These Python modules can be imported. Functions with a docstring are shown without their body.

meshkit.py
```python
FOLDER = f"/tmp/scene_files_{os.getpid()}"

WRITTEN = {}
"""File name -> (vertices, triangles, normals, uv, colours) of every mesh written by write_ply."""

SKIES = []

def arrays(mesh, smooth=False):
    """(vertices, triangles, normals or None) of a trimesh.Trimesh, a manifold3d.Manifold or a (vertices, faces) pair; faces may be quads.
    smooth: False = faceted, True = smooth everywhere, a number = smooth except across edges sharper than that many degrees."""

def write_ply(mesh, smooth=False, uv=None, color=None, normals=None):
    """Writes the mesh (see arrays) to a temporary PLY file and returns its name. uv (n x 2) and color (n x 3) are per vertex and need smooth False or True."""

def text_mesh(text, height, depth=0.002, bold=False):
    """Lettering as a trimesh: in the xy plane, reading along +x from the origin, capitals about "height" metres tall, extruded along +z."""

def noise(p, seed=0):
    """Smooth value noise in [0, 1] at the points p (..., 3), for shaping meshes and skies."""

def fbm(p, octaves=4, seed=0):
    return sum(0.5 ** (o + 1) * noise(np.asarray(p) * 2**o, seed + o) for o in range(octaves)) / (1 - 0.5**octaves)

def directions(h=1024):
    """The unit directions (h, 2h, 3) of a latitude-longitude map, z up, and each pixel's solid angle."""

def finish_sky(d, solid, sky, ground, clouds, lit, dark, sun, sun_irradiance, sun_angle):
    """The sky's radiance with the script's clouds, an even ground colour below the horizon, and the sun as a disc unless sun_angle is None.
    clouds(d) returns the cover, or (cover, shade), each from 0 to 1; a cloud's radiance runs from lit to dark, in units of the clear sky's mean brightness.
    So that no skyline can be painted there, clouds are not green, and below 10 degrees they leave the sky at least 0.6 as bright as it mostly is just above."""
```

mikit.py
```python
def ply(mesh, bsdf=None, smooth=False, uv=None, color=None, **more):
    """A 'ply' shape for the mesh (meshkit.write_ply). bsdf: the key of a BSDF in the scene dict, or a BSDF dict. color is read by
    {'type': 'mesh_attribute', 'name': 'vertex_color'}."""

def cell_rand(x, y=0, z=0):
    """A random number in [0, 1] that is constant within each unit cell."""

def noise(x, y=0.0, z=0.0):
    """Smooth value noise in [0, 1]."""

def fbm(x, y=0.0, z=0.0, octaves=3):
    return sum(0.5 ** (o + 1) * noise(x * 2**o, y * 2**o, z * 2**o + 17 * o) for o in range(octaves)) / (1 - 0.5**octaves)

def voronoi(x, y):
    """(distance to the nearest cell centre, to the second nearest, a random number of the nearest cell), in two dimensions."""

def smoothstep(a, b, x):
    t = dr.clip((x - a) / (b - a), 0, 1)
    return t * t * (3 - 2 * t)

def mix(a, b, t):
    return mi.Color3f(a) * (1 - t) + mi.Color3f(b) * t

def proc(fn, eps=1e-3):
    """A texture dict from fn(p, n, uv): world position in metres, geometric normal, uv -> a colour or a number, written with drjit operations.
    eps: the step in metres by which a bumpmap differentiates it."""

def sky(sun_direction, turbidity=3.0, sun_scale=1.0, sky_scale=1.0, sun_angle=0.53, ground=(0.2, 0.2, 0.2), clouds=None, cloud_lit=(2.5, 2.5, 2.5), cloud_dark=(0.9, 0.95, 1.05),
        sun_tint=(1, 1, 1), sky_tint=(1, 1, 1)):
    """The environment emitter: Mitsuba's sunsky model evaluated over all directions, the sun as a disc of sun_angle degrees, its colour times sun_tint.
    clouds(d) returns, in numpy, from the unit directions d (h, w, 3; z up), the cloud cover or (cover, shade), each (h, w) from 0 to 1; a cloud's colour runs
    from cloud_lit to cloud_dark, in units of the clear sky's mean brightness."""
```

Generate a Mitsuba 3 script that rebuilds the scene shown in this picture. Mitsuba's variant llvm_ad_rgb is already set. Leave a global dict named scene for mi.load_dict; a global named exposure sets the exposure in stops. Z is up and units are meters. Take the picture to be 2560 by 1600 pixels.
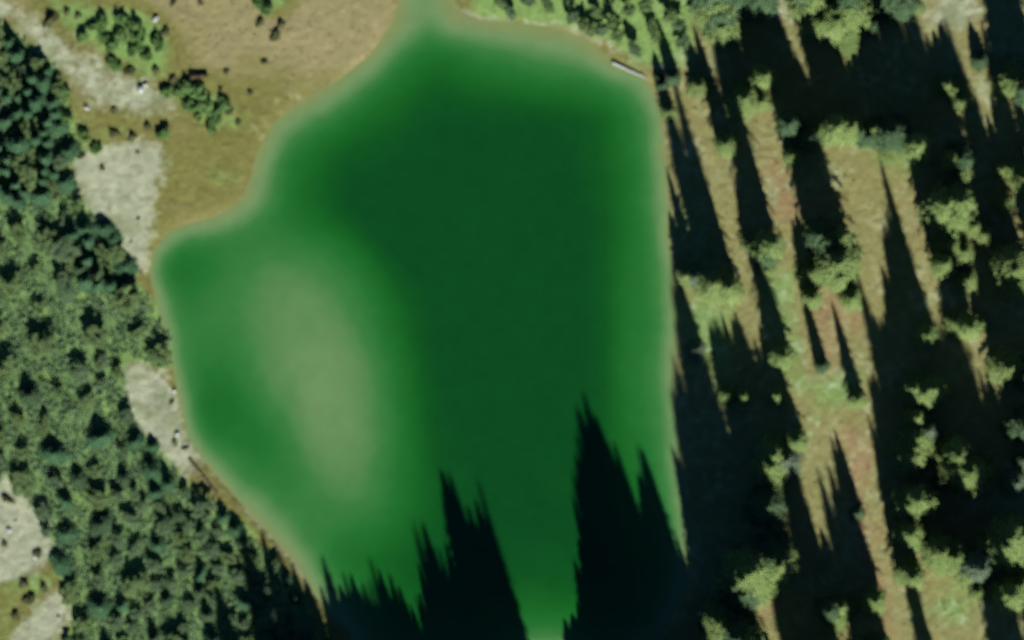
"""Small green lake seen straight down from the air: woods to the west, shaded spruce wood to the east, dry meadow to the north-west."""
import math, random
import numpy as np, trimesh, shapely, drjit as dr, mitsuba as mi, mikit, meshkit
from mikit import noise, fbm, smoothstep, mix
from scipy import ndimage
from shapely.geometry import Polygon, LineString, Point

T = mi.ScalarTransform4f
scene, labels = {}, {}
rng = np.random.default_rng(7)

# ---------------------------------------------------------------- camera, sky and sun, exposure
ALT = 2000.0
scene['camera'] = {'type': 'thinlens', 'fov': 2 * math.degrees(math.atan(80.0 / ALT)), 'fov_axis': 'x',
                   'aperture_radius': 0.36, 'focus_distance': 1000.0, 'near_clip': 1.0, 'far_clip': 9000.0,
                   'to_world': T().look_at(origin=[0, 0, ALT], target=[0, 0, 0], up=[0, 1, 0])}
EL = math.radians(28)
SUN = [0.252 * math.cos(EL), -0.968 * math.cos(EL), math.sin(EL)]
scene['sky'] = mikit.sky(SUN, turbidity=3, sky_scale=0.085, sun_angle=1.2, sun_tint=(0.81, 1.0, 1.5), sky_tint=(0.6, 1.3, 2.2))
exposure = 2.85

# ---------------------------------------------------------------- plan: survey points (1/16 m) to metres
def M(pts): return [((u - 1280) / 16.0, (800 - v) / 16.0) for u, v in pts]
def lin(r, g, b): return [((c / 255 + 0.055) / 1.055) ** 2.4 if c > 10 else c / 255 / 12.92 for c in (r, g, b)]
KEY = 1.1
def alb(r, g, b, k=1.0): return [x / KEY * k for x in lin(r, g, b)]
def C3(c): return mi.Color3f(*c)

K = 2560 / 2419.0
SHORE = [(950,-60),(950,-20),(935,40),(915,75),(880,125),(840,160),(800,190),(750,215),(700,245),(655,285),(625,325),(605,370),(595,420),(575,465),(535,500),(490,520),(440,532),(395,552),(368,590),(358,640),(368,690),(382,750),(400,810),(415,880),(430,950),(448,1030),(490,1090),(560,1170),(640,1260),(700,1325),(742,1395),(775,1440),(815,1470),(850,1525),(900,1560),(1000,1590),(1150,1570),(1260,1548),(1340,1548),(1450,1556),(1560,1500),(1615,1400),(1625,1300),(1612,1150),(1598,1000),(1594,900),(1596,820),(1590,700),(1580,550),(1572,400),(1560,300),(1552,240),(1530,195),(1480,160),(1440,140),(1400,105),(1350,80),(1280,62),(1200,55),(1140,48),(1095,30),(1050,-20),(1040,-60)]
LAKE = Polygon(M([(x * K, y * K) for x, y in SHORE])).buffer(-1.2).buffer(2.4).buffer(-1.2)

# ---------------------------------------------------------------- terrain grid with soil fields
def axis(a, b, step, far):
    core, out, s = np.arange(a, b + step / 2, step), [], step
    x = b
    while x < far:
        s *= 1.5; x += s; out.append(x)
    lo, x, s = [], a, step
    while x > -far:
        s *= 1.5; x -= s; lo.append(x)
    return np.concatenate([lo[::-1], core, out])
gx, gy = axis(-94, 94, 0.5, 2600), axis(-90, 64, 0.5, 2600)
GX, GY = np.meshgrid(gx, gy, indexing='ij')
fx, fy = np.arange(-100, 100.01, 0.25), np.arange(-100, 70.01, 0.25)
FX, FY = np.meshgrid(fx, fy, indexing='ij')
def raster(poly): return shapely.contains_xy(poly, FX.ravel(), FY.ravel()).reshape(FX.shape)
def field(polys, blur):
    m = np.zeros(FX.shape)
    for q in polys: m = np.maximum(m, raster(q).astype(float))
    return ndimage.gaussian_filter(m, blur / 0.25)
def at(f, x, y):
    return ndimage.map_coordinates(f, [(np.clip(x, -99, 99) + 100) / 0.25, (np.clip(y, -99, 69) + 100) / 0.25], order=1, mode='nearest')

in_lake = raster(LAKE)
d_in = ndimage.distance_transform_edt(in_lake) * 0.25
d_out = ndimage.distance_transform_edt(~in_lake) * 0.25
def blob(u, v, ru, rv, ang=0.0):
    (x, y), = M([(u, v)])
    a = math.radians(ang); dx, dy = FX - x, FY - y
    p, q = dx * math.cos(a) + dy * math.sin(a), -dx * math.sin(a) + dy * math.cos(a)
    return np.exp(-(p / (ru / 16)) ** 2 - (q / (rv / 16)) ** 2)
# depth of the lake bed, 0 at the shore to 1 in the deepest hole
west = np.clip((-38 - FX) / 14, 0, 1); north = np.clip((FY - 22) / 14, 0, 1) 
scale = 6.6 - 3.2 * west * (FY < 18) + 0.6 * north - 0.5 * np.clip(FX / 8, 0, 1)
dep = 1 - np.exp(-ndimage.gaussian_filter(d_in, 3) / scale)
sh = blob(770, 860, 190, 240, 14) + 0.8 * blob(870, 1080, 140, 200, 8) + .12 * blob(920, 1250, 150, 130)
dep *= 1 - 0.98 * (1 - np.exp(-1.45 * sh))
dep *= 1 - 0.34 * np.clip(.8 * blob(800, 690, 230, 110, 0) + .9 * blob(540, 780, 150, 170) + .5 * blob(870, 1270, 190, 110), 0, 1)
dep *= 1 + 0.25 * (blob(500, 1010, 80, 120, 10) + blob(1000, 560, 160, 140) + 0.7 * blob(1250, 640, 320, 420))
dep *= 1 - 0.20 * blob(1575, 900, 60, 400) - 0.40 * blob(1380, 150, 190, 90) - 0.5 * blob(1100, 40, 150, 70) - 0.3 * blob(760, 270, 110, 80)
dep += (meshkit.fbm(np.stack([FX * .23, FY * .23, FX * 0 + 3], -1), 3, 12) - .5) * .22 * np.exp(-d_in / 5)
nw = field([LineString(M([(400,560),(560,520),(640,420),(690,290),(860,190),(990,60),(1010,-40)])).buffer(5), LineString(M([(1130,20),(1200,50),(1420,70),(1500,110)])).buffer(4.5)], 1.8)
dep *= 1 - 0.62 * np.clip(nw * 1.2, 0, 1) * np.exp(-d_in / 3.0)
dep = np.clip(ndimage.gaussian_filter(dep, 3), 0, 1.05) * (d_in > 0)

sand_polys = [Polygon(M(q)).buffer(0) for q in [
    [(-60,-60),(10,-30),(83,36),(149,66),(198,118),(258,142),(314,185),(380,203),(440,240),(460,290),(420,300),(360,290),(300,272),(250,280),(205,265),(175,225),(152,185),(116,140),(73,110),(36,74),(0,60),(-60,20)],
    [(165,420),(180,390),(270,375),(300,350),(350,345),(405,355),(420,400),(392,470),(378,560),(368,640),(364,700),(335,690),(305,610),(262,550),(205,500)],
    [(295,890),(335,900),(420,935),(440,1000),(455,1085),(490,1140),(500,1210),(460,1200),(420,1140),(350,1080),(322,1020),(315,950)],
    [(-60,1165),(15,1185),(75,1235),(118,1290),(138,1350),(120,1405),(70,1440),(-60,1470)],
    [(1840,-40),(1990,-40),(1985,60),(1996,130),(1950,60),(1880,40)], [(2300,70),(2320,20),(2400,-30),(2470,0),(2450,60),(2400,90),(2360,60),(2330,85)],
    [(20,1640),(50,1560),(110,1500),(150,1465),(180,1500),(170,1560),(120,1600),(100,1640)]]]
ribbons = [(LineString(M([(1100,-10),(1150,30),(1190,48)])), 0.55, 0.7), (LineString(M([(1190,48),(1300,56),(1420,68),(1500,98),(1545,130),(1610,162),(1665,172)])), 0.9, 0.42),
           (LineString(M([(455,1080),(500,1140),(600,1245),(690,1355),(760,1440),(795,1490)])), 0.6, 0.5), (LineString(M([(885,1520),(905,1565)])), 0.5, 0.5),
           (LineString(M([(1660,210),(1660,300)])), 0.4, 0.3), (LineString(M([(640,330),(700,270),(830,190),(920,120),(985,30)])), 1.6, 0.22), (LineString(M([(400,560),(520,540),(590,490),(615,420)])), 1.2, 0.15)]
sand = np.zeros(FX.shape)
for q, w in zip(sand_polys, (0.70, 1.0, 1.0, 1.1, .62, .8, 1.0)): sand = np.maximum(sand, w * field([q], 1.5))
for l, r, w in ribbons: sand = np.maximum(sand, w * np.clip(1.5 * field([l.buffer(r)], 0.45), 0, 1))
near = np.clip((97 - np.abs(FX)) / 10, 0, 1) * np.clip((66 - FY) / 8, 0, 1) * np.clip((FY + 97) / 10, 0, 1)   # fades to plain grassland far out
sand = np.maximum(sand, .24 * np.clip((FX - 20) / 4, 0, 1)) * near
def soil(value, polys, blur, base):
    w = field([Polygon(M(q)).buffer(0) for q in polys], blur)
    return base * (1 - w) + value * w
west_wood = Polygon(M([(-60,50),(0,56),(36,76),(73,114),(116,145),(150,190),(172,240),(165,330),(200,390),(165,425),(205,505),(265,565),(305,640),(335,705),(372,740),(392,790),(428,860),(425,915),(340,900),(295,885),(310,960),(322,1030),(355,1090),(420,1150),(470,1220),(545,1265),(610,1320),(680,1400),(740,1480),(775,1545),(800,1660),(180,1660),(185,1520),(160,1450),(130,1360),(100,1290),(50,1215),(-60,1170)])).buffer(0)
veg = np.full(FX.shape, 0.0)
veg = soil(-0.1, [[(-400,-300),(1150,-300),(1150,600),(-400,600)]], 1.5, veg)
veg = soil(-1.0, [[(330,-100),(1010,-100),(960,75),(885,140),(790,185),(720,165),(660,175),(580,165),(520,180),(460,130),(420,60),(300,20),(100,10),(80,-100)]], 3.0, veg)
veg = soil(-0.8, [[(690,-100),(1000,-100),(950,80),(860,140),(790,175),(740,120)]], 2.4, veg)
veg = soil(0.15, [[(440,310),(560,260),(640,210),(650,330),(620,420),(560,500),(450,540),(400,530),(400,420)]], 1.4, veg)
veg = soil(1.0, [[(90,-20),(240,0),(400,40),(430,120),(400,200),(330,180),(240,120),(160,70)], [(400,215),(470,200),(540,240),(600,300),(540,340),(480,290)], [(640,-40),(740,-40),(720,40),(660,40)]], 1.3, veg)
veg = soil(0.55, [[(150,270),(220,270),(330,320),(430,330),(400,350),(300,345),(200,400),(170,340)]], 1.0, veg)
veg = soil(1.15, [[(1100,-120),(1760,-120),(1735,110),(1690,170),(1600,165),(1530,110),(1450,75),(1200,45)]], 1.0, veg)
veg = soil(0.65, [[(1690,500),(1790,520),(1850,900),(1790,1000),(1640,760),(1740,760)], [(1900,640),(2010,640),(2060,1000),(1960,960)], [(2100,290),(2300,300),(2310,480),(2170,420)], [(1990,920),(2180,930),(2100,1060),(1980,1040)], [(2340,1350),(2450,1440),(2420,1600),(2300,1480)]], 1.6, veg)
veg = soil(-0.7, [[(1890,360),(1990,420),(2020,560),(1930,560)], [(2010,730),(2140,740),(2110,900),(2020,960)], [(2090,1050),(2200,1060),(2160,1240),(2240,1560),(2190,1600),(2100,1300)], [(2240,480),(2300,500),(2290,640)]], 1.4, veg)
veg = soil(0.55, [[(-80,1360),(60,1400),(140,1440),(60,1560),(-80,1620)]], 1.0, veg)
ww = field([west_wood], 1.2)
veg = (veg * (1 - ww) + 1.8 * ww) * near

LAND = 0.12 + 0.9 * (1 - np.exp(-d_out / 18)) + 0.10 * (meshkit.fbm(np.stack([FX * .12, FY * .12, FX * 0], -1), 3, 3) - 0.3)
HT = np.where(in_lake, -0.02 - 3.2 * dep, LAND * np.clip(d_out / 1.5, 0.1, 1))
HT = ndimage.gaussian_filter(HT, 1.2)
def height(x, y): return float(at(HT, np.array([x]), np.array([y]))[0])
GZ = at(HT, GX.ravel(), GY.ravel())
far = np.clip((np.hypot(np.maximum(np.abs(GX) - 100, 0), np.maximum(np.abs(GY) - 80, 0)).ravel() - 10) / 300, 0, 1)
GZ = GZ + far * 14 * meshkit.fbm(np.stack([GX.ravel() / 260, GY.ravel() / 260, GX.ravel() * 0], -1), 3, 5)
V = np.column_stack([GX.ravel(), GY.ravel(), GZ])
UV = np.column_stack([at(sand, V[:, 0], V[:, 1]), at(veg, V[:, 0], V[:, 1])])
ni, nj = GX.shape
q = np.arange(ni * nj).reshape(ni, nj)
a, b, c, d = q[:-1, :-1].ravel(), q[1:, :-1].ravel(), q[1:, 1:].ravel(), q[:-1, 1:].ravel()
F = np.column_stack([a, b, c, d])
cen = V[F].mean(1)
fs, fv, fd, fw = (at(f, cen[:, 0], cen[:, 1]) for f in (sand, veg, in_lake.astype(float), ww))
kind = np.full(len(F), 0)
kind[(fv < -0.45) & (cen[:, 0] < 0)] = 1
kind[fs > 0.5] = 2
kind[(fs > 0.45) & (cen[:, 0] < -50) & (cen[:, 1] > 29)] = 3
kind[(fw > 0.5) & (fs < 0.5)] = 4
kind[(fd > 0.5)] = 5
def surface(key, k, bsdf):
    f = F[kind == k]
    use, inv = np.unique(f, return_inverse=True)
    f = inv.reshape(f.shape)
    tri = np.vstack([f[:, [0, 1, 2]], f[:, [0, 2, 3]]])
    scene[key] = mikit.ply(trimesh.Trimesh(V[use], tri, process=False), bsdf, smooth=True, uv=UV[use])
    labels[key] = {'kind': 'structure'}

# ---------------------------------------------------------------- materials
TAN, OLIVE, GREEN, LITTER, SAND = alb(145,138,97), alb(119,119,67), alb(122,152,86), alb(104,132,82), alb(160,166,136)
def ground_colour(p, n, uv):
    s, v = uv.x, uv.y
    n1, n2, n3 = fbm(p.x * .22, p.y * .22, 3, 4), fbm(p.x * .9, p.y * .9, 9, 3), noise(p.x * 2.7, p.y * 2.7, 2)
    v = v + (n1 - .5) * 1.1 + (n2 - .5) * 0.5
    c = mix(mix(C3(TAN), C3(alb(150,130,93)), smoothstep(18, 24, p.x)), mix(C3(OLIVE), C3(alb(138,137,88)), smoothstep(18, 24, p.x)), smoothstep(-0.85, -0.05, v))
    c = mix(c, C3(GREEN), smoothstep(0.15, 0.95, v))
    c = mix(c, C3(LITTER), smoothstep(1.35, 1.8, v))
    sd = C3(SAND) * (0.92 + 0.18 * n2)
    sd = mix(sd, C3(alb(122,136,98)), smoothstep(.52, .72, fbm(p.x * .35 + 31, p.y * .35, 1, 3)) * .6)
    c = mix(c, sd, smoothstep(.22, .72, s + (n1 - .5) * .30 + (n2 - .5) * .5 + (n3 - .5) * .2))
    return c * (0.74 + 0.36 * n2 + 0.18 * n3)
def ground_bump(p, n, uv): return fbm(p.x * 1.4, p.y * 1.4, 5, 3)
scene['ground_soil'] = {'type': 'bumpmap', 'scale': 0.12, 'arbitrary': mikit.proc(ground_bump, 0.05), 'bsdf': {'type': 'diffuse', 'reflectance': mikit.proc(ground_colour)}}

LAKE_RAMP = [(0.0, alb(128,140,100)), (0.14, alb(108,143,103)), (0.34, alb(58,122,68)), (0.50, alb(36,110,52)), (0.68, alb(24,98,38)), (0.84, alb(16,82,32)), (1.0, alb(12,72,32))]
LAKE_RAMP = [(t, [c[0] * 1.0, c[1] * .98, c[2] * .74]) for t, c in LAKE_RAMP]
def lake_colour(p, n, uv):
    t = uv.x + (fbm(p.x * .16, p.y * .16, 4, 3) - .5) * 0.10
    c = C3(LAKE_RAMP[0][1])
    for (t0, _), (t1, c1) in zip(LAKE_RAMP, LAKE_RAMP[1:]): c = mix(c, C3(c1), dr.clip((t - t0) / (t1 - t0), 0, 1))
    return c * (0.95 + 0.1 * fbm(p.x * .7, p.y * .7, 8, 2))
def ripple(p, n, uv): return fbm(p.x * 1.1 + .4 * p.y, p.y * 2.2, 3, 3)
scene['lake_water'] = {'type': 'bumpmap', 'scale': 0.008, 'arbitrary': mikit.proc(ripple, 0.05),
                       'bsdf': {'type': 'principled', 'base_color': mikit.proc(lake_colour), 'roughness': 0.12, 'specular': 0.45}}
scene['mud'] = {'type': 'diffuse', 'reflectance': mikit.proc(lambda p, n, uv: mix(C3(alb(110,115,75)), C3(alb(40,80,40)), smoothstep(-0.3, -2.0, p.z)) * (.8 + .4 * noise(p.x, p.y, 1)))}

def foliage(key, dark, light, trans=0.35):
    dk, lt = C3(dark), C3(light)
    def fn(p, n, uv):
        a, b = fbm(p.x * .33 + 7, p.y * .33, p.z * .2, 2), noise(p.x * 2.3, p.y * 2.3, p.z * 2.3)
        return mix(C3(dark), C3(light), dr.clip(.15 + .75 * (a - .2) + .5 * (b - .3), 0, 1))
    scene[key] = {'type': 'principledthin', 'base_color': mikit.proc(fn), 'roughness': 0.75, 'diff_trans': trans}
foliage('spruce_needles', (0.040, 0.075, 0.036), (0.090, 0.150, 0.072), .15)
foliage('blue_spruce_needles', (0.062, 0.150, 0.072), (0.145, 0.290, 0.145), 1.0)
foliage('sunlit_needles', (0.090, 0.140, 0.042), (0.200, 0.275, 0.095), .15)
foliage('grey_needles', (0.070, 0.105, 0.065), (0.135, 0.185, 0.115), .12)
foliage('aspen_leaves', (0.160, 0.250, 0.095), (0.320, 0.450, 0.190), 1.25)
foliage('birch_leaves', (0.135, 0.225, 0.112), (0.290, 0.420, 0.220), 1.25)
foliage('shrub_leaves', (0.080, 0.165, 0.045), (0.190, 0.320, 0.105), .6)
foliage('dry_shrub_leaves', (0.090, 0.105, 0.040), (0.180, 0.195, 0.090), .5)
foliage('red_shrub_leaves', (0.16, 0.035, 0.02), (0.26, 0.07, 0.04))
foliage('grass_blades', (0.085, 0.105, 0.035), (0.18, 0.195, 0.085))
scene['bark'] = {'type': 'diffuse', 'reflectance': mikit.proc(lambda p, n, uv: mix(C3((.10, .075, .055)), C3((.19, .15, .12)), noise(p.x * 6, p.y * 6, p.z * 2)))}
scene['pale_bark'] = {'type': 'diffuse', 'reflectance': mikit.proc(lambda p, n, uv: mix(C3((.20, .19, .16)), C3((.42, .40, .35)), noise(p.x * 5, p.y * 5, p.z * 2)))}
scene['bleached_wood'] = {'type': 'diffuse', 'reflectance': mikit.proc(lambda p, n, uv: mix(C3((.26, .29, .25)), C3((.42, .45, .40)), noise(p.x * 5, p.y * 5, p.z * 5)))}
scene['brown_wood'] = {'type': 'diffuse', 'reflectance': mikit.proc(lambda p, n, uv: mix(C3((.045, .035, .02)), C3((.10, .07, .045)), noise(p.x * 5, p.y * 5, p.z * 5)))}
scene['stone'] = {'type': 'diffuse', 'reflectance': mikit.proc(lambda p, n, uv: mix(C3((.28, .30, .27)), C3((.44, .46, .42)), fbm(p.x * 2.5, p.y * 2.5, p.z * 2.5, 3)))}

surface('ground', 0, 'ground_soil'); surface('meadow', 1, 'ground_soil'); surface('beach', 2, 'ground_soil')
surface('path', 3, 'ground_soil'); surface('forest_floor', 4, 'ground_soil'); surface('lake_bed', 5, 'mud')
# the water: a level sheet with a fine grid, its depth over the bed in uv
def water():
    sheet = LAKE.buffer(0.45)
    s = 0.5
    x0, y0, x1, y1 = sheet.bounds
    wx, wy = np.arange(x0, x1 + s, s), np.arange(y0, y1 + s, s)
    X, Y = np.meshgrid(wx, wy, indexing='ij')
    keep = shapely.contains_xy(sheet, X.ravel(), Y.ravel())
    rim = np.array([sheet.exterior.interpolate(t).coords[0] for t in np.arange(0, sheet.exterior.length, 0.45)])
    inner = np.column_stack([X.ravel(), Y.ravel()])[keep]
    inner = inner + np.random.default_rng(3).uniform(-.12, .12, inner.shape)
    far_ = shapely.distance(shapely.points(inner), sheet.exterior) > 0.25
    pts = np.vstack([rim, inner[far_]])
    from scipy.spatial import Delaunay
    tri = Delaunay(pts).simplices
    cc = pts[tri].mean(1)
    tri = tri[shapely.contains_xy(sheet, cc[:, 0], cc[:, 1])]
    v = np.column_stack([pts, np.zeros(len(pts))])
    e1, e2 = v[tri[:, 1]] - v[tri[:, 0]], v[tri[:, 2]] - v[tri[:, 0]]
    flip = np.cross(e1, e2)[:, 2] < 0
    tri[flip] = tri[flip][:, ::-1]
    t = at(dep, pts[:, 0], pts[:, 1])
    scene['lake'] = mikit.ply(trimesh.Trimesh(v, tri, process=False), 'lake_water', smooth=True, uv=np.column_stack([t, pts[:, 1] * 0.001]))
    labels['lake'] = {'kind': 'structure', 'label': 'deep green lake with a pale shoal in its western half'}
water()

# ---------------------------------------------------------------- plant meshes (unit radius and height, scaled when placed)
def tube(p0, p1, r0, r1, n=7):
    p0, p1 = np.asarray(p0, float), np.asarray(p1, float)
    z = (p1 - p0) / np.linalg.norm(p1 - p0); x = np.cross(z, [.3, .2, .9] if abs(z[2]) < .9 else [1, 0, 0]); x /= np.linalg.norm(x); y = np.cross(z, x)
    a = np.linspace(0, 2 * np.pi, n, endpoint=False)
    ring = np.cos(a)[:, None] * x + np.sin(a)[:, None] * y
    v = np.vstack([p0 + r0 * ring, p1 + r1 * ring, p0, p1]); i = np.arange(n); j = (i + 1) % n
    f = np.vstack([np.column_stack([i, j, j + n]), np.column_stack([i, j + n, i + n]), np.column_stack([j, i, i * 0 + 2 * n]), np.column_stack([i + n, j + n, i * 0 + 2 * n + 1])])
    return v, f
def joined(parts):
    vs, fs, k = [], [], 0
    for v, f in parts: vs.append(v); fs.append(np.asarray(f) + k); k += len(v)
    return trimesh.Trimesh(np.vstack(vs), np.vstack(fs), process=False)
def conifer_crown(seed, boughs=200, aspect=7.0, ragged=0.3):
    """boughs: drooping sprays in a spiral up the stem; aspect: the tree's height over its crown radius."""
    g = np.random.default_rng(seed); parts = []
    for k in range(boughs):
        t = ((k + g.random()) / boughs) ** 0.85
        z = 0.07 + 0.91 * t
        az = k * 2.39996 + g.normal() * .35
        L = max(0.10, (1 - t) ** 0.66 * (1 + ragged * g.normal() * .6)) * (0.82 + .25 * g.random())
        L = min(L, 1.35)
        drop = (0.10 + .28 * (1 - t)) * L / aspect * 1.6
        n = 4
        o = np.array([math.cos(az), math.sin(az), 0]); s = np.array([-o[1], o[0], 0])
        w = 0.36 * L + .07
        for side in (-1, 1):
            for m in range(n):
                r0, r1 = L * m / n, L * (m + 1) / n
                b0 = o * r0 + [0, 0, z - drop * (m / n) ** 1.5]; b1 = o * r1 + [0, 0, z - drop * ((m + 1) / n) ** 1.5]
                tip = o * (r1 + .10 * L) + s * side * w * (1 - .75 * m / n) * (0.7 + .6 * g.random()) + [0, 0, z - drop * ((m + 1) / n) ** 1.5 - (.04 + .05 * g.random()) / aspect * 2]
                parts.append((np.array([b0, b1, tip]), [[0, 1, 2]]))
    for k in range(14):      # leader shoots at the top
        az = k * 2.4; o = np.array([math.cos(az), math.sin(az), 0]) * (.10 + .05 * (k % 3))
        z = .9 + .006 * k
        parts.append((np.array([[0, 0, z + .03], o + [0, 0, z - .02], [o[1] * .5, -o[0] * .5, z - .01]]), [[0, 1, 2]]))
    m, rings = 14, 12      # the dense inner boughs
    zz = np.linspace(.08, .97, rings); aa = np.linspace(0, 2 * np.pi, m, endpoint=False)
    v = np.array([[.74 * (1 - (z - .08) / .9) ** .7 * (.75 + .5 * g.random()) * math.cos(a_), .74 * (1 - (z - .08) / .9) ** .7 * (.75 + .5 * g.random()) * math.sin(a_), z + .02 * g.normal()] for z in zz for a_ in aa])
    f = [[i * m + j, i * m + (j + 1) % m, (i + 1) * m + (j + 1) % m] for i in range(rings - 1) for j in range(m)] + [[i * m + j, (i + 1) * m + (j + 1) % m, (i + 1) * m + j] for i in range(rings - 1) for j in range(m)]
    parts.append((v, f))
    return joined(parts)
def leaf_clumps(seed, centres, size, leaves, leaf):
    g = np.random.default_rng(seed); parts = []
    for c0 in centres:
        d_ = g.normal(size=(leaves, 3)); d_ /= np.linalg.norm(d_, axis=1)[:, None]
        pos = c0 + d_ * size * (g.random((leaves, 1)) ** .5)
        for p_, dd in zip(pos, d_):
            nrm = dd * .5 + g.normal(size=3) * .45 + [0, -.15, .95]; nrm /= np.linalg.norm(nrm)
            u_ = np.cross(nrm, g.normal(size=3)); u_ /= np.linalg.norm(u_); w_ = np.cross(nrm, u_)
            s_ = leaf * (.6 + .8 * g.random())
            parts.append((np.array([p_ - u_ * s_, p_ + w_ * s_ * .6, p_ + u_ * s_, p_ - w_ * s_ * .6]), [[0, 1, 2], [0, 2, 3]]))
    return joined(parts)
def round_tree(seed, h=7.0, r=2.0, clumps=46, leaves=30):
    """Real-sized tree divided by its radius and height at the end: trunk with limbs, crown of leaf clumps."""
    g = np.random.default_rng(seed); cs = []
    while len(cs) < clumps:
        p_ = g.uniform(-1, 1, 3)
        q_ = np.linalg.norm(p_)
        lump = 0.72 + .5 * float(meshkit.noise(p_ / max(q_, .1) * 1.6 + 10, seed))
        if .35 < q_ < lump: cs.append(p_ * [r * .92, r * .92, h * .27] + [0, 0, h * .66])
    crown = leaf_clumps(seed + 1, cs, .50, leaves, .27)
    wood = [tube((0, 0, -.3), (.05, .03, h * .45), .16, .11), tube((.05, .03, h * .45), (0, .05, h * .85), .11, .03)]
    for c0 in cs[::5]: wood.append(tube((.04, .03, h * (.38 + .12 * g.random())), c0, .06, .015, 5))
    trunk = joined(wood)
    for m in (crown, trunk): m.vertices = m.vertices / [r, r, h]
    return trunk, crown
def shrub_mesh(seed, clumps=20, leaves=26):
    g = np.random.default_rng(seed); cs = []
    while len(cs) < clumps:
        p_ = g.uniform(-1, 1, 3); p_[2] = abs(p_[2])
        lump = .65 + .5 * float(meshkit.noise(p_ * 1.5 + 20, seed))
        if .25 < np.linalg.norm(p_) < lump: cs.append(p_ * [.95, .95, .8] + [0, 0, .12])
    leaf = leaf_clumps(seed + 1, cs, .34, leaves, .17)
    stems = joined([tube((g.normal() * .05, g.normal() * .05, -.1), c0, .035, .01, 5) for c0 in cs[::3]])
    return stems, leaf
ASSET = {}
def asset(key, parts):
    scene[key] = {'type': 'shapegroup', **{n: s for n, s in parts.items()}}
    ASSET[key] = 1
def conifer_asset(key, seed, needles, boughs, aspect, ragged):
    stem = joined([tube((0, 0, -.03), (0, 0, .5), .085, .055), tube((0, 0, .5), (0, 0, .985), .055, .008)])
    asset(key, {'trunk': mikit.ply(stem, 'bark', smooth=40), 'crown': mikit.ply(conifer_crown(seed, boughs, aspect, ragged), needles)})
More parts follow.
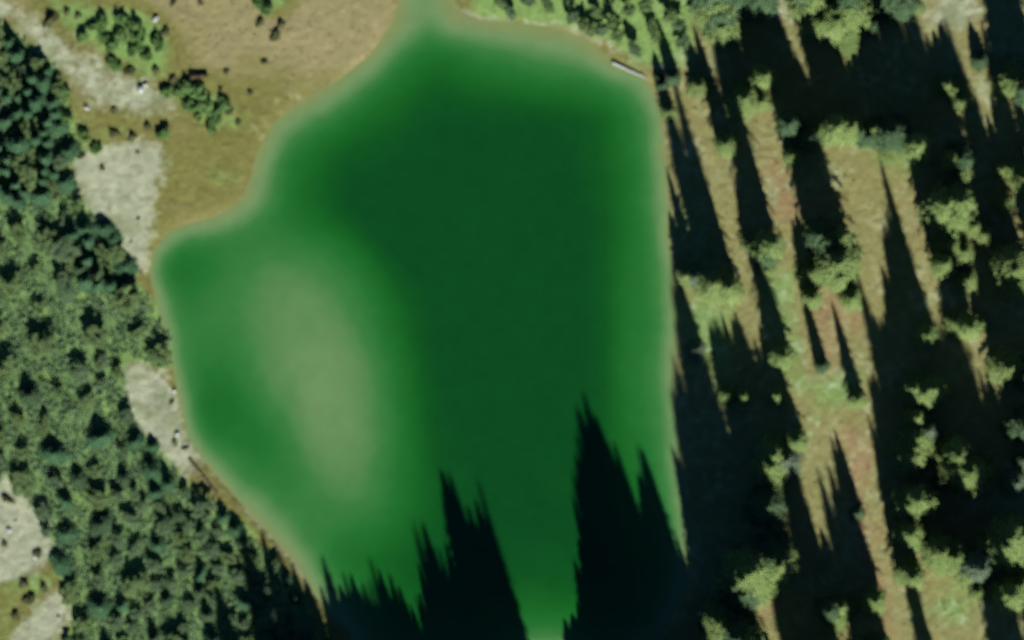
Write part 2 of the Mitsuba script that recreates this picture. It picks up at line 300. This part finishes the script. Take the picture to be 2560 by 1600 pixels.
for i in range(3):
    conifer_asset(f'shape_spruce_{i}', 10 + i, 'spruce_needles', 400, 8.0, .28)
    conifer_asset(f'shape_blue_{i}', 20 + i, 'blue_spruce_needles', 300, 4.5, .25)
    conifer_asset(f'shape_sunlit_{i}', 30 + i, 'sunlit_needles', 400, 8.0, .45)
    conifer_asset(f'shape_grey_{i}', 40 + i, 'grey_needles', 360, 8.0, .4)
for i in range(4):
    for nm, mat, sd in (('aspen', 'aspen_leaves', 50), ('birch', 'birch_leaves', 60)):
        tr, cr = round_tree(sd + i * 2, 6.5 + i * .6, 1.9 + .15 * i)
        asset(f'shape_{nm}_{i}', {'trunk': mikit.ply(tr, 'pale_bark', smooth=40), 'crown': mikit.ply(cr, mat)})
for i in range(3):
    for nm, mat, sd in (('green_shrub', 'shrub_leaves', 80), ('dry_shrub', 'dry_shrub_leaves', 90)):
        st, lf = shrub_mesh(sd + i * 2)
        asset(f'shape_{nm}_{i}', {'stem': mikit.ply(st, 'bark'), 'foliage': mikit.ply(lf, mat)})
st, lf = shrub_mesh(99)
asset('shape_red_shrub', {'stem': mikit.ply(st, 'bark'), 'foliage': mikit.ply(lf, 'red_shrub_leaves')})

COUNT, ONES = {}, ['zero', 'one', 'two', 'three', 'four', 'five', 'six', 'seven', 'eight', 'nine', 'ten', 'eleven', 'twelve', 'thirteen', 'fourteen', 'fifteen', 'sixteen', 'seventeen', 'eighteen', 'nineteen']
TENS = ['', '', 'twenty', 'thirty', 'forty', 'fifty', 'sixty', 'seventy', 'eighty', 'ninety']
def words(n):
    n = int(min(max(n, 0), 99))
    return ONES[n] if n < 20 else TENS[n // 10] + ('-' + ONES[n % 10] if n % 10 else '')
TAKEN = set()
def spot(x, y):
    """Where a thing stands, in hundredths of the picture from its left and top edges; never the same twice."""
    a, b = (x + 80) / 1.6, (50 - y)
    for da, db in [(0, 0), (1, 0), (0, 1), (-1, 0), (0, -1), (1, 1), (-1, 1)]:
        k = (int(a + da), int(b + db))
        if k not in TAKEN: break
    TAKEN.add(k)
    return f'{words(k[0])} percent across, {words(k[1])} down the photo'
def key_for(name):
    n = COUNT.get(name, 0); COUNT[name] = n + 1
    return name if n == 0 else f'{name}_{n:03d}'
def plant(name, shape, x, y, r, h, label, cat, group, z=None, lean=0.0, odd=.18):
    key = key_for(name)
    z = height(x, y) - 0.03 if z is None else z
    tr = T().translate([x, y, z]).rotate([0, 0, 1], float(rng.uniform(0, 360)))
    stretch = float(np.exp(rng.normal() * odd))
    if lean: tr = tr.rotate([1, 0, 0], lean)
    scene[key] = {'type': 'instance', 'to_world': tr.scale([r * stretch, r / stretch, h]), 'group': {'type': 'ref', 'id': shape}}
    labels[key] = {'label': label, 'category': cat, 'group': group}
    return key
def seen(x, y): return -80 < x < 80 and -50 < y < 50
def cut_off(x, y):
    """For a tree that stands just outside the picture: the edge that cuts it, and where; None farther out."""
    if abs(x) > 83 or abs(y) > 53: return None
    for edge, out, t in (('left', x < -80, 50 - y), ('right', x > 80, 50 - y), ('top', y > 50, (x + 80) / 1.6), ('bottom', y < -50, (x + 80) / 1.6)):
        if out:
            while (edge, int(t)) in TAKEN and t < 99: t += 1
            TAKEN.add((edge, int(t)))
            return f'at the {edge} edge, {words(t)} percent {"down" if edge in ("left", "right") else "across"}'

# ---------------------------------------------------------------- the east wood and the wood south of the lake
EAST = [(27.2,6.9,5.4,1.62),(21.3,-56.4,23.5,3.22),(33.5,27.4,10.6,1.76),(56.3,-43.8,14.3,1.93),(61.6,-39.2,10.6,1.87),(20.9,-60.1,23.2,2.54),(53.9,-12.4,8.5,1.32),(29.3,36.5,4.4,1.67),(28.9,-53.0,17.9,2.40),(42.1,-5.8,15.5,1.94),(33.7,4.6,18.6,2.02),(26.2,-58.7,21.5,2.99),(6.9,-72.2,25.4,2.24),(-2.7,-56.1,18.0,3.30),(-11.6,-69.0,15.7,2.03),(-12.6,-56.8,7.1,1.31),(82.6,10.8,19.4,2.56),(56.5,-57.0,18.8,2.68),(-4.6,-57.4,12.3,2.09),(22.5,-55.3,24.0,3.30),(50.8,8.4,26.0,3.22),(46.6,-54.1,26.0,3.15),(21.9,-71.6,26.0,3.24),(36.3,34.3,11.3,2.56),(81.7,-9.6,26.0,2.75),(77.0,-7.3,12.9,2.47),(66.3,-57.5,16.2,1.88),(49.3,-45.3,19.5,1.96),(48.4,-7.2,7.6,1.20),(44.4,-18.8,12.2,1.57),(52.9,3.4,12.8,1.70),(41.5,-11.8,6.3,1.26),(64.5,-2.3,15.5,1.63),(15.7,-60.5,12.3,2.70),(39.6,11.1,25.3,2.22),(50.9,12.2,19.8,2.14),(53.8,-30.1,7.3,1.24),(73.1,40.4,3.5,1.48),(1.4,-61.3,17.5,3.03),(-15.3,-72.2,17.6,3.18),(78.2,9.0,21.3,2.43),(67.9,36.6,4.9,1.66),(66.6,17.6,26.0,2.87),(81.1,-17.2,17.7,3.30),(-21.4,-68.6,18.0,2.76),(37.5,-53.7,22.3,3.09),(65.5,-11.0,15.7,2.42),(69.9,25.2,11.1,2.27),(80.8,36.0,26.0,3.22),(78.5,-25.4,9.9,2.10),(63.1,-28.1,20.2,2.19),(50.1,29.7,23.1,2.17),(70.8,-0.9,19.0,1.84),(39.8,-29.2,15.7,3.14),(37.3,-39.0,26.0,3.27),(42.9,-22.1,10.4,2.05),(64.9,-17.3,9.7,1.84),(-33.4,-55.4,12.8,2.27),(0.9,-65.4,22.5,3.15),(84.4,-61.9,13.3,1.66),(56.9,-51.7,16.1,2.78),(77.6,-34.1,21.8,3.27),(-11.5,-78.5,22.2,2.61),(-23.1,-56.3,8.5,1.97),(46.7,3.4,7.0,1.47),(52.1,-62.0,26.0,2.38),(34.7,-48.8,21.0,3.30),(59.9,50.3,26.0,3.01),(62.6,-20.0,11.3,2.20),(16.8,-56.2,15.7,1.66),(28.6,6.6,9.3,1.35),(50.0,-78.0,22.8,2.29),(-29.3,-57.9,11.3,2.13),(71.1,6.2,5.0,1.53),(-10.8,-57.4,8.0,1.34),(79.5,-59.1,25.3,3.30),(12.1,-51.9,4.8,1.25),(46.5,49.6,26.0,3.19),(78.0,37.2,11.8,2.63),(-23.9,-64.7,13.2,1.97),(39.1,37.6,18.2,1.83),(62.7,-40.2,14.2,1.63),(23.2,-53.9,21.3,3.30),(28.8,-4.6,7.5,1.39),(38.4,50.3,26.0,3.30),(-14.4,-63.8,14.2,2.48),(69.2,18.1,22.0,2.62),(34.6,-41.5,19.5,2.26),(32.2,47.3,15.7,3.15),(79.5,21.8,13.7,1.87),(-5.1,-65.8,18.3,3.30),(77.4,-42.7,23.6,2.40),(33.1,-47.7,14.3,2.97),(77.7,23.5,6.5,1.40),(43.3,30.5,24.1,2.14),(73.2,-0.6,3.5,1.28),(31.2,-55.1,11.4,2.01),(-18.6,-65.2,14.5,2.98),(71.0,-23.9,16.0,3.06),(-10.9,-67.7,13.9,2.50),(38.4,-40.7,15.2,3.08),(66.8,-36.2,13.2,2.79),(3.0,-61.8,18.1,3.30),(12.1,-62.1,8.1,2.16),(35.8,-40.9,21.8,3.30),(52.5,42.8,3.6,1.57),(48.3,13.2,18.7,2.64),(61.9,-33.4,13.6,2.21),(-3.3,-78.2,24.9,2.34),(51.5,-44.7,6.9,1.86),(47.6,29.1,6.7,1.97),(80.2,-21.8,7.8,1.51),(70.2,34.1,7.2,1.46),(52.4,44.4,7.8,2.11),(-29.4,-52.1,6.6,1.95),(67.2,8.7,18.4,1.82),(41.4,-38.1,21.3,2.84),(54.2,28.9,9.7,1.28),(70.3,10.3,7.6,1.66),(68.8,-20.2,22.9,2.08),(82.3,-37.8,13.6,1.98),(31.5,50.1,26.0,3.30),(51.6,49.4,26.0,3.28),(31.5,5.5,17.3,2.55),(80.8,26.5,6.8,1.29),(76.4,-35.8,21.2,3.08),(46.8,7.2,5.3,1.79),(19.8,-59.5,21.1,3.30),(-2.4,-70.4,18.7,2.39),(62.4,-21.2,12.4,2.54),(32.6,-46.9,14.9,2.23),(40.2,-22.9,12.8,2.77),(69.0,-37.1,11.8,2.63),(77.8,8.4,21.7,2.57),(43.8,25.4,10.6,1.34),(68.4,16.3,15.7,3.15),(63.2,-18.5,10.9,2.43),(59.1,28.8,15.0,3.05),(72.0,14.6,5.5,1.82),(11.0,-52.3,3.9,1.60),(38.9,33.9,8.1,1.39),(33.6,-11.7,6.1,1.48),(27.7,-55.0,16.9,3.30),(48.2,46.4,15.4,2.60),(56.1,45.9,5.0,1.39),(55.5,28.7,7.4,1.78),(-10.0,-56.4,10.0,1.33),(32.8,45.4,11.7,2.55),(36.1,-49.7,22.7,2.45),(63.0,26.9,24.1,2.15),(52.5,29.9,13.4,2.22),(77.9,-17.2,3.5,1.20),(40.6,-36.8,19.9,3.30),(37.5,11.7,5.3,1.49),(15.0,-52.4,10.5,1.97),(72.1,-38.5,24.1,2.72),(68.4,11.4,9.8,2.17),(40.6,-21.2,12.4,2.71),(64.2,-11.4,13.7,2.05),(30.3,-47.6,6.3,1.20),(73.9,13.3,6.1,1.49),(32.1,-67.6,26.0,2.74),(31.7,-46.4,11.6,2.22),(69.3,-0.5,7.1,1.71),(72.6,-42.4,6.7,1.20),(70.0,23.0,4.6,1.69),(45.5,50.3,24.0,2.60),(-26.4,-75.5,22.9,3.30),(64.8,-11.0,14.4,2.52),(64.7,-28.5,11.2,2.30),(61.8,-28.6,11.6,2.61),(-12.1,-80.5,22.7,2.57),(49.1,12.2,22.7,2.52),(24.4,32.4,3.5,1.23),(39.5,10.0,12.5,2.35),(-8.9,-67.1,12.9,1.47),(79.3,-33.0,14.2,2.09),(50.0,47.5,22.0,2.63),(68.6,13.3,8.6,2.02),(69.3,36.0,5.8,1.54),(40.4,-24.5,8.6,2.22),(51.1,6.9,20.9,2.06),(35.4,50.5,23.0,2.15),(35.9,-42.6,16.6,3.25),(63.0,-15.3,10.9,1.75),(52.1,48.0,19.8,3.30),(36.6,-39.3,24.6,3.30),(-17.8,-72.6,18.9,1.91),(50.0,46.9,21.9,2.82),(60.2,48.9,20.9,2.84),(-33.3,-67.5,21.3,3.23),(31.8,48.8,19.2,3.30),(63.0,-10.8,10.7,2.18),(79.5,-41.3,9.1,1.60),(68.9,-23.5,15.4,1.96),(59.3,26.5,5.4,1.81),(36.1,-11.9,7.2,1.20),(50.7,-46.6,4.8,1.73),(56.3,29.9,8.2,1.31),(51.9,45.8,10.5,2.46),(76.7,18.2,8.2,1.50),(68.4,24.9,15.3,1.63),(78.7,5.7,11.9,2.22),(31.2,-77.1,23.1,2.18),(62.8,48.8,3.8,1.32),(-40.7,-63.3,13.9,2.91),(46.0,28.4,12.4,2.35),(76.4,23.4,4.9,1.23),(71.4,-39.5,11.1,1.96),(68.7,-36.6,11.7,1.90),(40.6,-26.4,6.3,1.69),(50.3,7.8,11.9,1.50),(-28.6,-84.8,22.8,2.99),(60.4,29.8,10.1,1.83),(62.2,-28.5,4.6,1.24),(80.3,-59.2,21.1,2.47),(66.5,-25.4,4.2,1.20),(39.8,7.9,6.2,1.25)]
for i, (x, y, h, r) in enumerate(EAST):
    r *= 1.02
    if y < -48 and x < -12: h *= 0.94
    if not seen(x, y):
        edge = cut_off(x, y)
        if edge: plant('spruce_tree', f'shape_spruce_{i % 3}', x, y, r, h, f'tall spruce {edge}', 'tree', 'trees cut off by the photo edge')
        elif y < -48 and x < 25:
            plant('spruce_tree', f'shape_spruce_{i % 3}', x, y, r, h, 'tall spruce in the wood south of the lake, beyond the photo edge, shading the water', 'tree', 'trees shading the lake from the south')
        else:
            plant('spruce_tree', f'shape_spruce_{i % 3}', x, y, r, h, 'tall spruce in the wood around the photo, outside its edge, shading the eastern ground', 'tree', 'trees shading the eastern ground')
        continue
    pick = rng.random()
    size = 'tall' if h > 15 else 'low' if h < 8 else 'slender'
    if pick < .74: shp, colour = 'sunlit', 'yellow-green'
    elif pick < .82 and y < 40: shp, colour = 'grey', 'grey-green'
    else: shp, colour = 'spruce', 'dark green'
    plant('spruce_tree', f'shape_{shp}_{i % 3}', x, y, r, h, f'{size} {colour} spruce in the eastern wood, {spot(x, y)}', 'tree', 'spruces of the eastern wood', lean=float(rng.normal() * 1.2), odd=0.0)

# ---------------------------------------------------------------- the west wood
from shapely.prepared import prep
wood, core = prep(west_wood), prep(west_wood.buffer(-1.0))
shore_far = prep(LAKE.buffer(1.0))
GLADES = [(90,790,72),(190,760,38),(225,805,34),(60,870,40),(100,940,42),(180,1030,40),(90,1110,48),(200,1140,38),(300,1340,46),(380,1310,36),(150,1400,46),(190,1480,48),(420,1450,26),(330,1500,34),(250,1200,34),(500,1400,30),(560,1480,26),(420,1560,34),(250,1560,34),(520,1320,24),(340,1220,26),(60,650,38),(255,1000,34),(30,1010,34),(320,870,30)]
placed = []
tries = 0
while tries < 30000 and len(placed) < 330:
    tries += 1
    x, y = rng.uniform(-81.5, -30), rng.uniform(-52, 49)
    if not (core if y > 22 else wood).contains(Point(x, y)) or shore_far.contains(Point(x, y)): continue
    if any((x * 16 + 1280 - u) ** 2 + (800 - y * 16 - v) ** 2 < q ** 2 for u, v, q in GLADES) and rng.random() < .92: continue
    n_ = float(meshkit.fbm(np.array([x * .16, y * .16, 1.0]), 2, 4))
    edge = west_wood.exterior.distance(Point(x, y))
    north_, south_ = y > 24 - 9 * n_, y < -16 - 8 * n_
    dark_ = (not north_) and (x - -62) ** 2 / 90 + (y - 10) ** 2 / 30 < 1       # the dark stand beside the clearing
    isp = rng.random() < (.72 if north_ else .75 if dark_ else .35 if south_ else .03)
    r = rng.uniform(1.0, 2.0) if isp else rng.uniform(.9, 2.3)
    gap = .66 if north_ or dark_ else 1.0 + .7 * max(0, n_ - .35) if south_ else 1.28 + 1.2 * max(0, n_ - .3)
    if any((x - a) ** 2 + (y - b) ** 2 < (gap * (r + c0)) ** 2 for a, b, c0 in placed): continue
    placed.append((x, y, r))
    if isp: h = (2.4 + 2.0 * rng.random()) if north_ or dark_ else 1.5 + 1.2 * rng.random()
    else: h = r * rng.uniform(.75, 1.1) + .4
    h = min(h, 1.3 + .5 * edge)
    i = len(placed)
    where = f'in west wood, {spot(x, y)}' if seen(x, y) else f'of west wood, {cut_off(x, y) or "past the photo edge"}'
    grp = 'trees of the west wood' if seen(x, y) else 'west wood trees past the photo edge'
    if isp: plant('spruce_tree', f'shape_{"blue" if north_ or i % 3 else "spruce"}_{i % 3}', x, y, r * 1.05, h, f'dark spruce {where}', 'tree', grp)
    elif south_ and rng.random() < .6 or rng.random() < .3: plant('birch_tree', f'shape_birch_{i % 4}', x, y, r, h, f'greyish birch {where}', 'tree', grp)
    else: plant('aspen_tree', f'shape_aspen_{i % 4}', x, y, r, h, f'yellowish aspen {where}', 'tree', grp)
print('west', len(placed))

# ---------------------------------------------------------------- trees and shrubs one by one
def at_plan(u, v): return M([(u, v)])[0]
NE = [(1276,30,1.3,2.6),(1250,4,1.3,2.4),(1370,14,1.4,3.0),(1430,44,1.3,3.2),(1458,62,1.2,3.4),(1478,76,1.3,3.0),(1506,74,1.4,3.4),(1532,56,1.3,4.2),(1545,90,1.2,3.4),(1586,124,1.4,4.4),(1628,66,1.2,3.4),(1640,92,1.2,3.6),(1706,106,1.5,2.6),(1672,40,1.3,4.4),(1614,14,1.5,4.0),(1696,62,1.3,4.6),(1572,26,1.3,3.8),(1490,30,1.3,3.0),(1320,0,1.5,2.8)]
for i, (u, v, r, h) in enumerate(NE):
    x, y = at_plan(u, v)
    plant('birch_tree', f'shape_{"aspen" if i % 3 else "birch"}_{i % 4}', x, y, r * .85, h * .6, f'bushy tree on the bank north of the lake, {spot(x, y)}', 'tree', 'small trees on the north bank')
for u, v, r, h in [(1682,196,1.3,5.5),(1656,214,1.0,3.2),(1648,196,.9,2.2)]:
    x, y = at_plan(u, v)
    plant('spruce_tree', 'shape_spruce_1', x, y, r, h, f'dark spruce at the northeast corner of the lake, {spot(x, y)}', 'tree', 'spruces at the lake corner')
SHRUBS = [(167,30,.8,'d'),(195,40,.8,'d'),(208,94,1.1,'g'),(127,52,1.5,'d'),(251,56,1.1,'g'),(301,47,1.1,'g'),(344,88,1.5,'g'),(304,93,1.1,'g'),(282,116,1.2,'g'),(281,158,.9,'g'),(293,168,.9,'g'),(324,180,1.1,'d'),(393,104,1.0,'g'),(415,80,1.1,'d'),(398,116,1.2,'g'),(253,66,1.0,'g'),(343,118,1.0,'g'),(330,132,.9,'g'),(389,174,.8,'d'),(365,140,.9,'g'),(230,70,.9,'g'),(320,66,.9,'g'),(262,96,.9,'g'),
          (433,203,1.0,'d'),(418,232,1.0,'g'),(464,220,1.2,'g'),(502,232,1.4,'g'),(484,226,1.1,'g'),(560,258,1.1,'g'),(496,294,.8,'g'),(537,300,1.1,'g'),(528,318,.9,'g'),(447,234,1.0,'g'),(476,264,1.2,'g'),(519,272,1.2,'g'),(574,280,.8,'d'),(551,224,.6,'d'),(505,262,1.1,'g'),(545,285,1.0,'g'),(626,232,.7,'d'),(566,180,.7,'d'),(597,306,.7,'d'),(661,156,.7,'d'),
          (650,56,1.0,'d'),(690,90,1.2,'d'),(702,62,1.0,'d'),(661,20,1.2,'g'),(645,6,1.1,'g'),(433,8,.7,'d'),(502,8,.7,'d'),
          (410,336,1.2,'g'),(369,316,.9,'d'),(285,332,.9,'d'),(285,276,.7,'d'),(210,338,1.0,'g'),(158,292,1.2,'g'),(169,234,.9,'g'),(146,192,.9,'d'),(218,342,.8,'d'),(288,334,.8,'d'),(331,343,1.0,'d'),(256,420,.7,'d'),(344,380,.45,'d'),(346,546,.4,'d'),(327,604,.35,'d'),(200,390,1.0,'d'),(240,372,.9,'g'),(430,1005,.6,'d'),(437,1105,.7,'d'),(12,1360,.7,'d'),(60,1460,1.1,'d'),(75,1500,1.3,'d'),(110,1470,1.0,'d'),(40,1540,1.1,'d'),(95,1385,1.0,'d'),(20,1250,1.0,'d')]
for i, (u, v, r, k) in enumerate(SHRUBS):
    if k == 'd': r *= .74
    x, y = at_plan(u, v)
    if k == 'g': plant('shrub', f'shape_green_shrub_{i % 3}', x, y, r * 1.1, r * 1.0, f'leafy green shrub on the northwest grassland, {spot(x, y)}', 'shrub', 'green shrubs of the northwest')
    else: plant('shrub', f'shape_dry_shrub_{i % 3}', x, y, r, r * .8, f'dull olive shrub on open ground, {spot(x, y)}', 'shrub', 'dull olive shrubs on open ground')
x, y = at_plan(2556, 905)
plant('shrub', 'shape_red_shrub', x, y, .8, 1.0, 'rust-red shrub at the right edge of the photo, in the dark eastern wood', 'shrub', 'red shrub')
labels[list(labels)[-1]].pop('group')

def stone(u, v, r, seed, label):
    x, y = at_plan(u, v)
    m = trimesh.creation.icosphere(3, 1.0)
    m.vertices *= (0.72 + .5 * meshkit.fbm(m.vertices * 1.1 + seed * 9, 3, seed))[:, None]
    m.vertices *= [r * .8, r * .6, r * .5]
    key = key_for('boulder')
    scene[key] = mikit.ply(m, 'stone', smooth=35, to_world=T().translate([x, y, max(height(x, y), 0) + r * .12]).rotate([0, 0, 1], seed * 47.0))
    labels[key] = {'label': label, 'category': 'boulder', 'group': 'pale boulders'}
stone(390, 47, .75, 1, 'pale boulder beside the upper green shrub cluster, at the tan meadow edge')
stone(352, 222, .9, 2, 'pale boulder lying on the lower end of the sandy track')
stone(364, 212, .6, 8, 'smaller pale boulder touching the one on the sandy track')
stone(217, 270, .6, 3, 'pale boulder on the grass between track and dark spruces')
stone(435, 977, .5, 4, 'small pale boulder at the waterline of the southwest beach')
stone(443, 1085, .6, 5, 'pale boulder near the southern tip of the southwest beach')
stone(88, 1393, .55, 6, 'pale boulder at the right side of the bare lower-left patch')
stone(24, 1325, .6, 7, 'pale boulder in the middle of the bare lower-left patch')
stone(40, 1305, .4, 9, 'smallest pale boulder at the top of the bare lower-left patch')
stone(148, 1545, .5, 10, 'pale boulder on the bare patch at the bottom left edge of the photo')
def log(u0, v0, u1, v1, r, mat, label, stubs, seed, z=.25):
    g = np.random.default_rng(seed)
    (x0, y0), (x1, y1) = M([(u0, v0), (u1, v1)])
    n = 9; parts = []
    pts = [np.array([x0 + (x1 - x0) * t + g.normal() * .05, y0 + (y1 - y0) * t + g.normal() * .05, z + g.normal() * .03]) for t in np.linspace(0, 1, n)]
    rad = r * np.linspace(1.1, .6, n)
    for i in range(n - 1): parts.append(tube(pts[i], pts[i + 1], rad[i], rad[i + 1], 10))
    for k in range(stubs):
        i = g.integers(1, n - 1); dv = g.normal(size=3); dv[2] = abs(dv[2]) * .5; dv /= np.linalg.norm(dv)
        parts.append(tube(pts[i], pts[i] + dv * (.4 + .5 * g.random()), rad[i] * .4, .02, 6))
    key = key_for('fallen_log')
    scene[f'{key}__trunk'] = mikit.ply(joined(parts[:n - 1]), mat, smooth=40)
    for k, p_ in enumerate(parts[n - 1:]): scene[f'{key}__branch' + (f'_{k:03d}' if k else '')] = mikit.ply(joined([p_]), mat, smooth=40)
    labels[key] = {'label': label, 'category': 'log'}
log(1532, 157, 1616, 194, .26, 'bleached_wood', 'pale bleached log lying in the water along the northeast shore', 2, 1, .15)
log(474, 1149, 545, 1238, .17, 'bark', 'thin brown log lying along the southwest shore below the beach', 4, 2, .4)
log(474, 192, 520, 188, .42, 'brown_wood', 'short dark brown log on the meadow above the bright shrub clump', 7, 3, .9)
log(455, 1122, 472, 1118, .2, 'brown_wood', 'small brown log end at the waterline where the southwest beach narrows', 1, 4, .25)

# ---------------------------------------------------------------- grass and low undergrowth that nobody could count
def tufts(key, n, box_, test, size, bsdf, label):
    g = np.random.default_rng(len(key)); vs, fs, k = [], [], 0
    for _ in range(n):
        x, y = g.uniform(*box_[0]), g.uniform(*box_[1])
        if not test(x, y, g): continue
        z = height(x, y); s = size * (.5 + g.random())
        for b in range(5):
            a = g.uniform(0, 6.28); o = np.array([math.cos(a), math.sin(a), 0]); w = np.array([-o[1], o[0], 0]) * s * .3
            base = np.array([x, y, z - .03]) + o * s * .15
            vs += [base - w, base + w, base + o * s * g.uniform(.4, 1) + [0, 0, s * g.uniform(.3, .8)]]; fs.append([k, k + 1, k + 2]); k += 3
    scene[key] = mikit.ply(trimesh.Trimesh(np.array(vs), np.array(fs), process=False), bsdf)
    labels[key] = {'label': label, 'category': 'grass', 'kind': 'stuff'}
def open_grass(x, y, g):
    X_, Y_ = np.array([x]), np.array([y])
    if at(in_lake.astype(float), X_, Y_)[0] > .02 or at(sand, X_, Y_)[0] > .35 or at(ww, X_, Y_)[0] > .5: return False
    return float(meshkit.fbm(np.array([x * .35, y * .35, 2.0]), 2, 8)) > .42 + .1 * g.random()
tufts('grass', 6000, ((-82, 84), (-54, 54)), open_grass, .24, 'grass_blades', 'short tufts of dry grass scattered over the open ground')
def under(x, y, g): return wood.contains(Point(x, y))
tufts('undergrowth', 9000, ((-84, -28), (-54, 50)), under, .7, 'birch_leaves', 'low leafy undergrowth between the trees of the west wood')
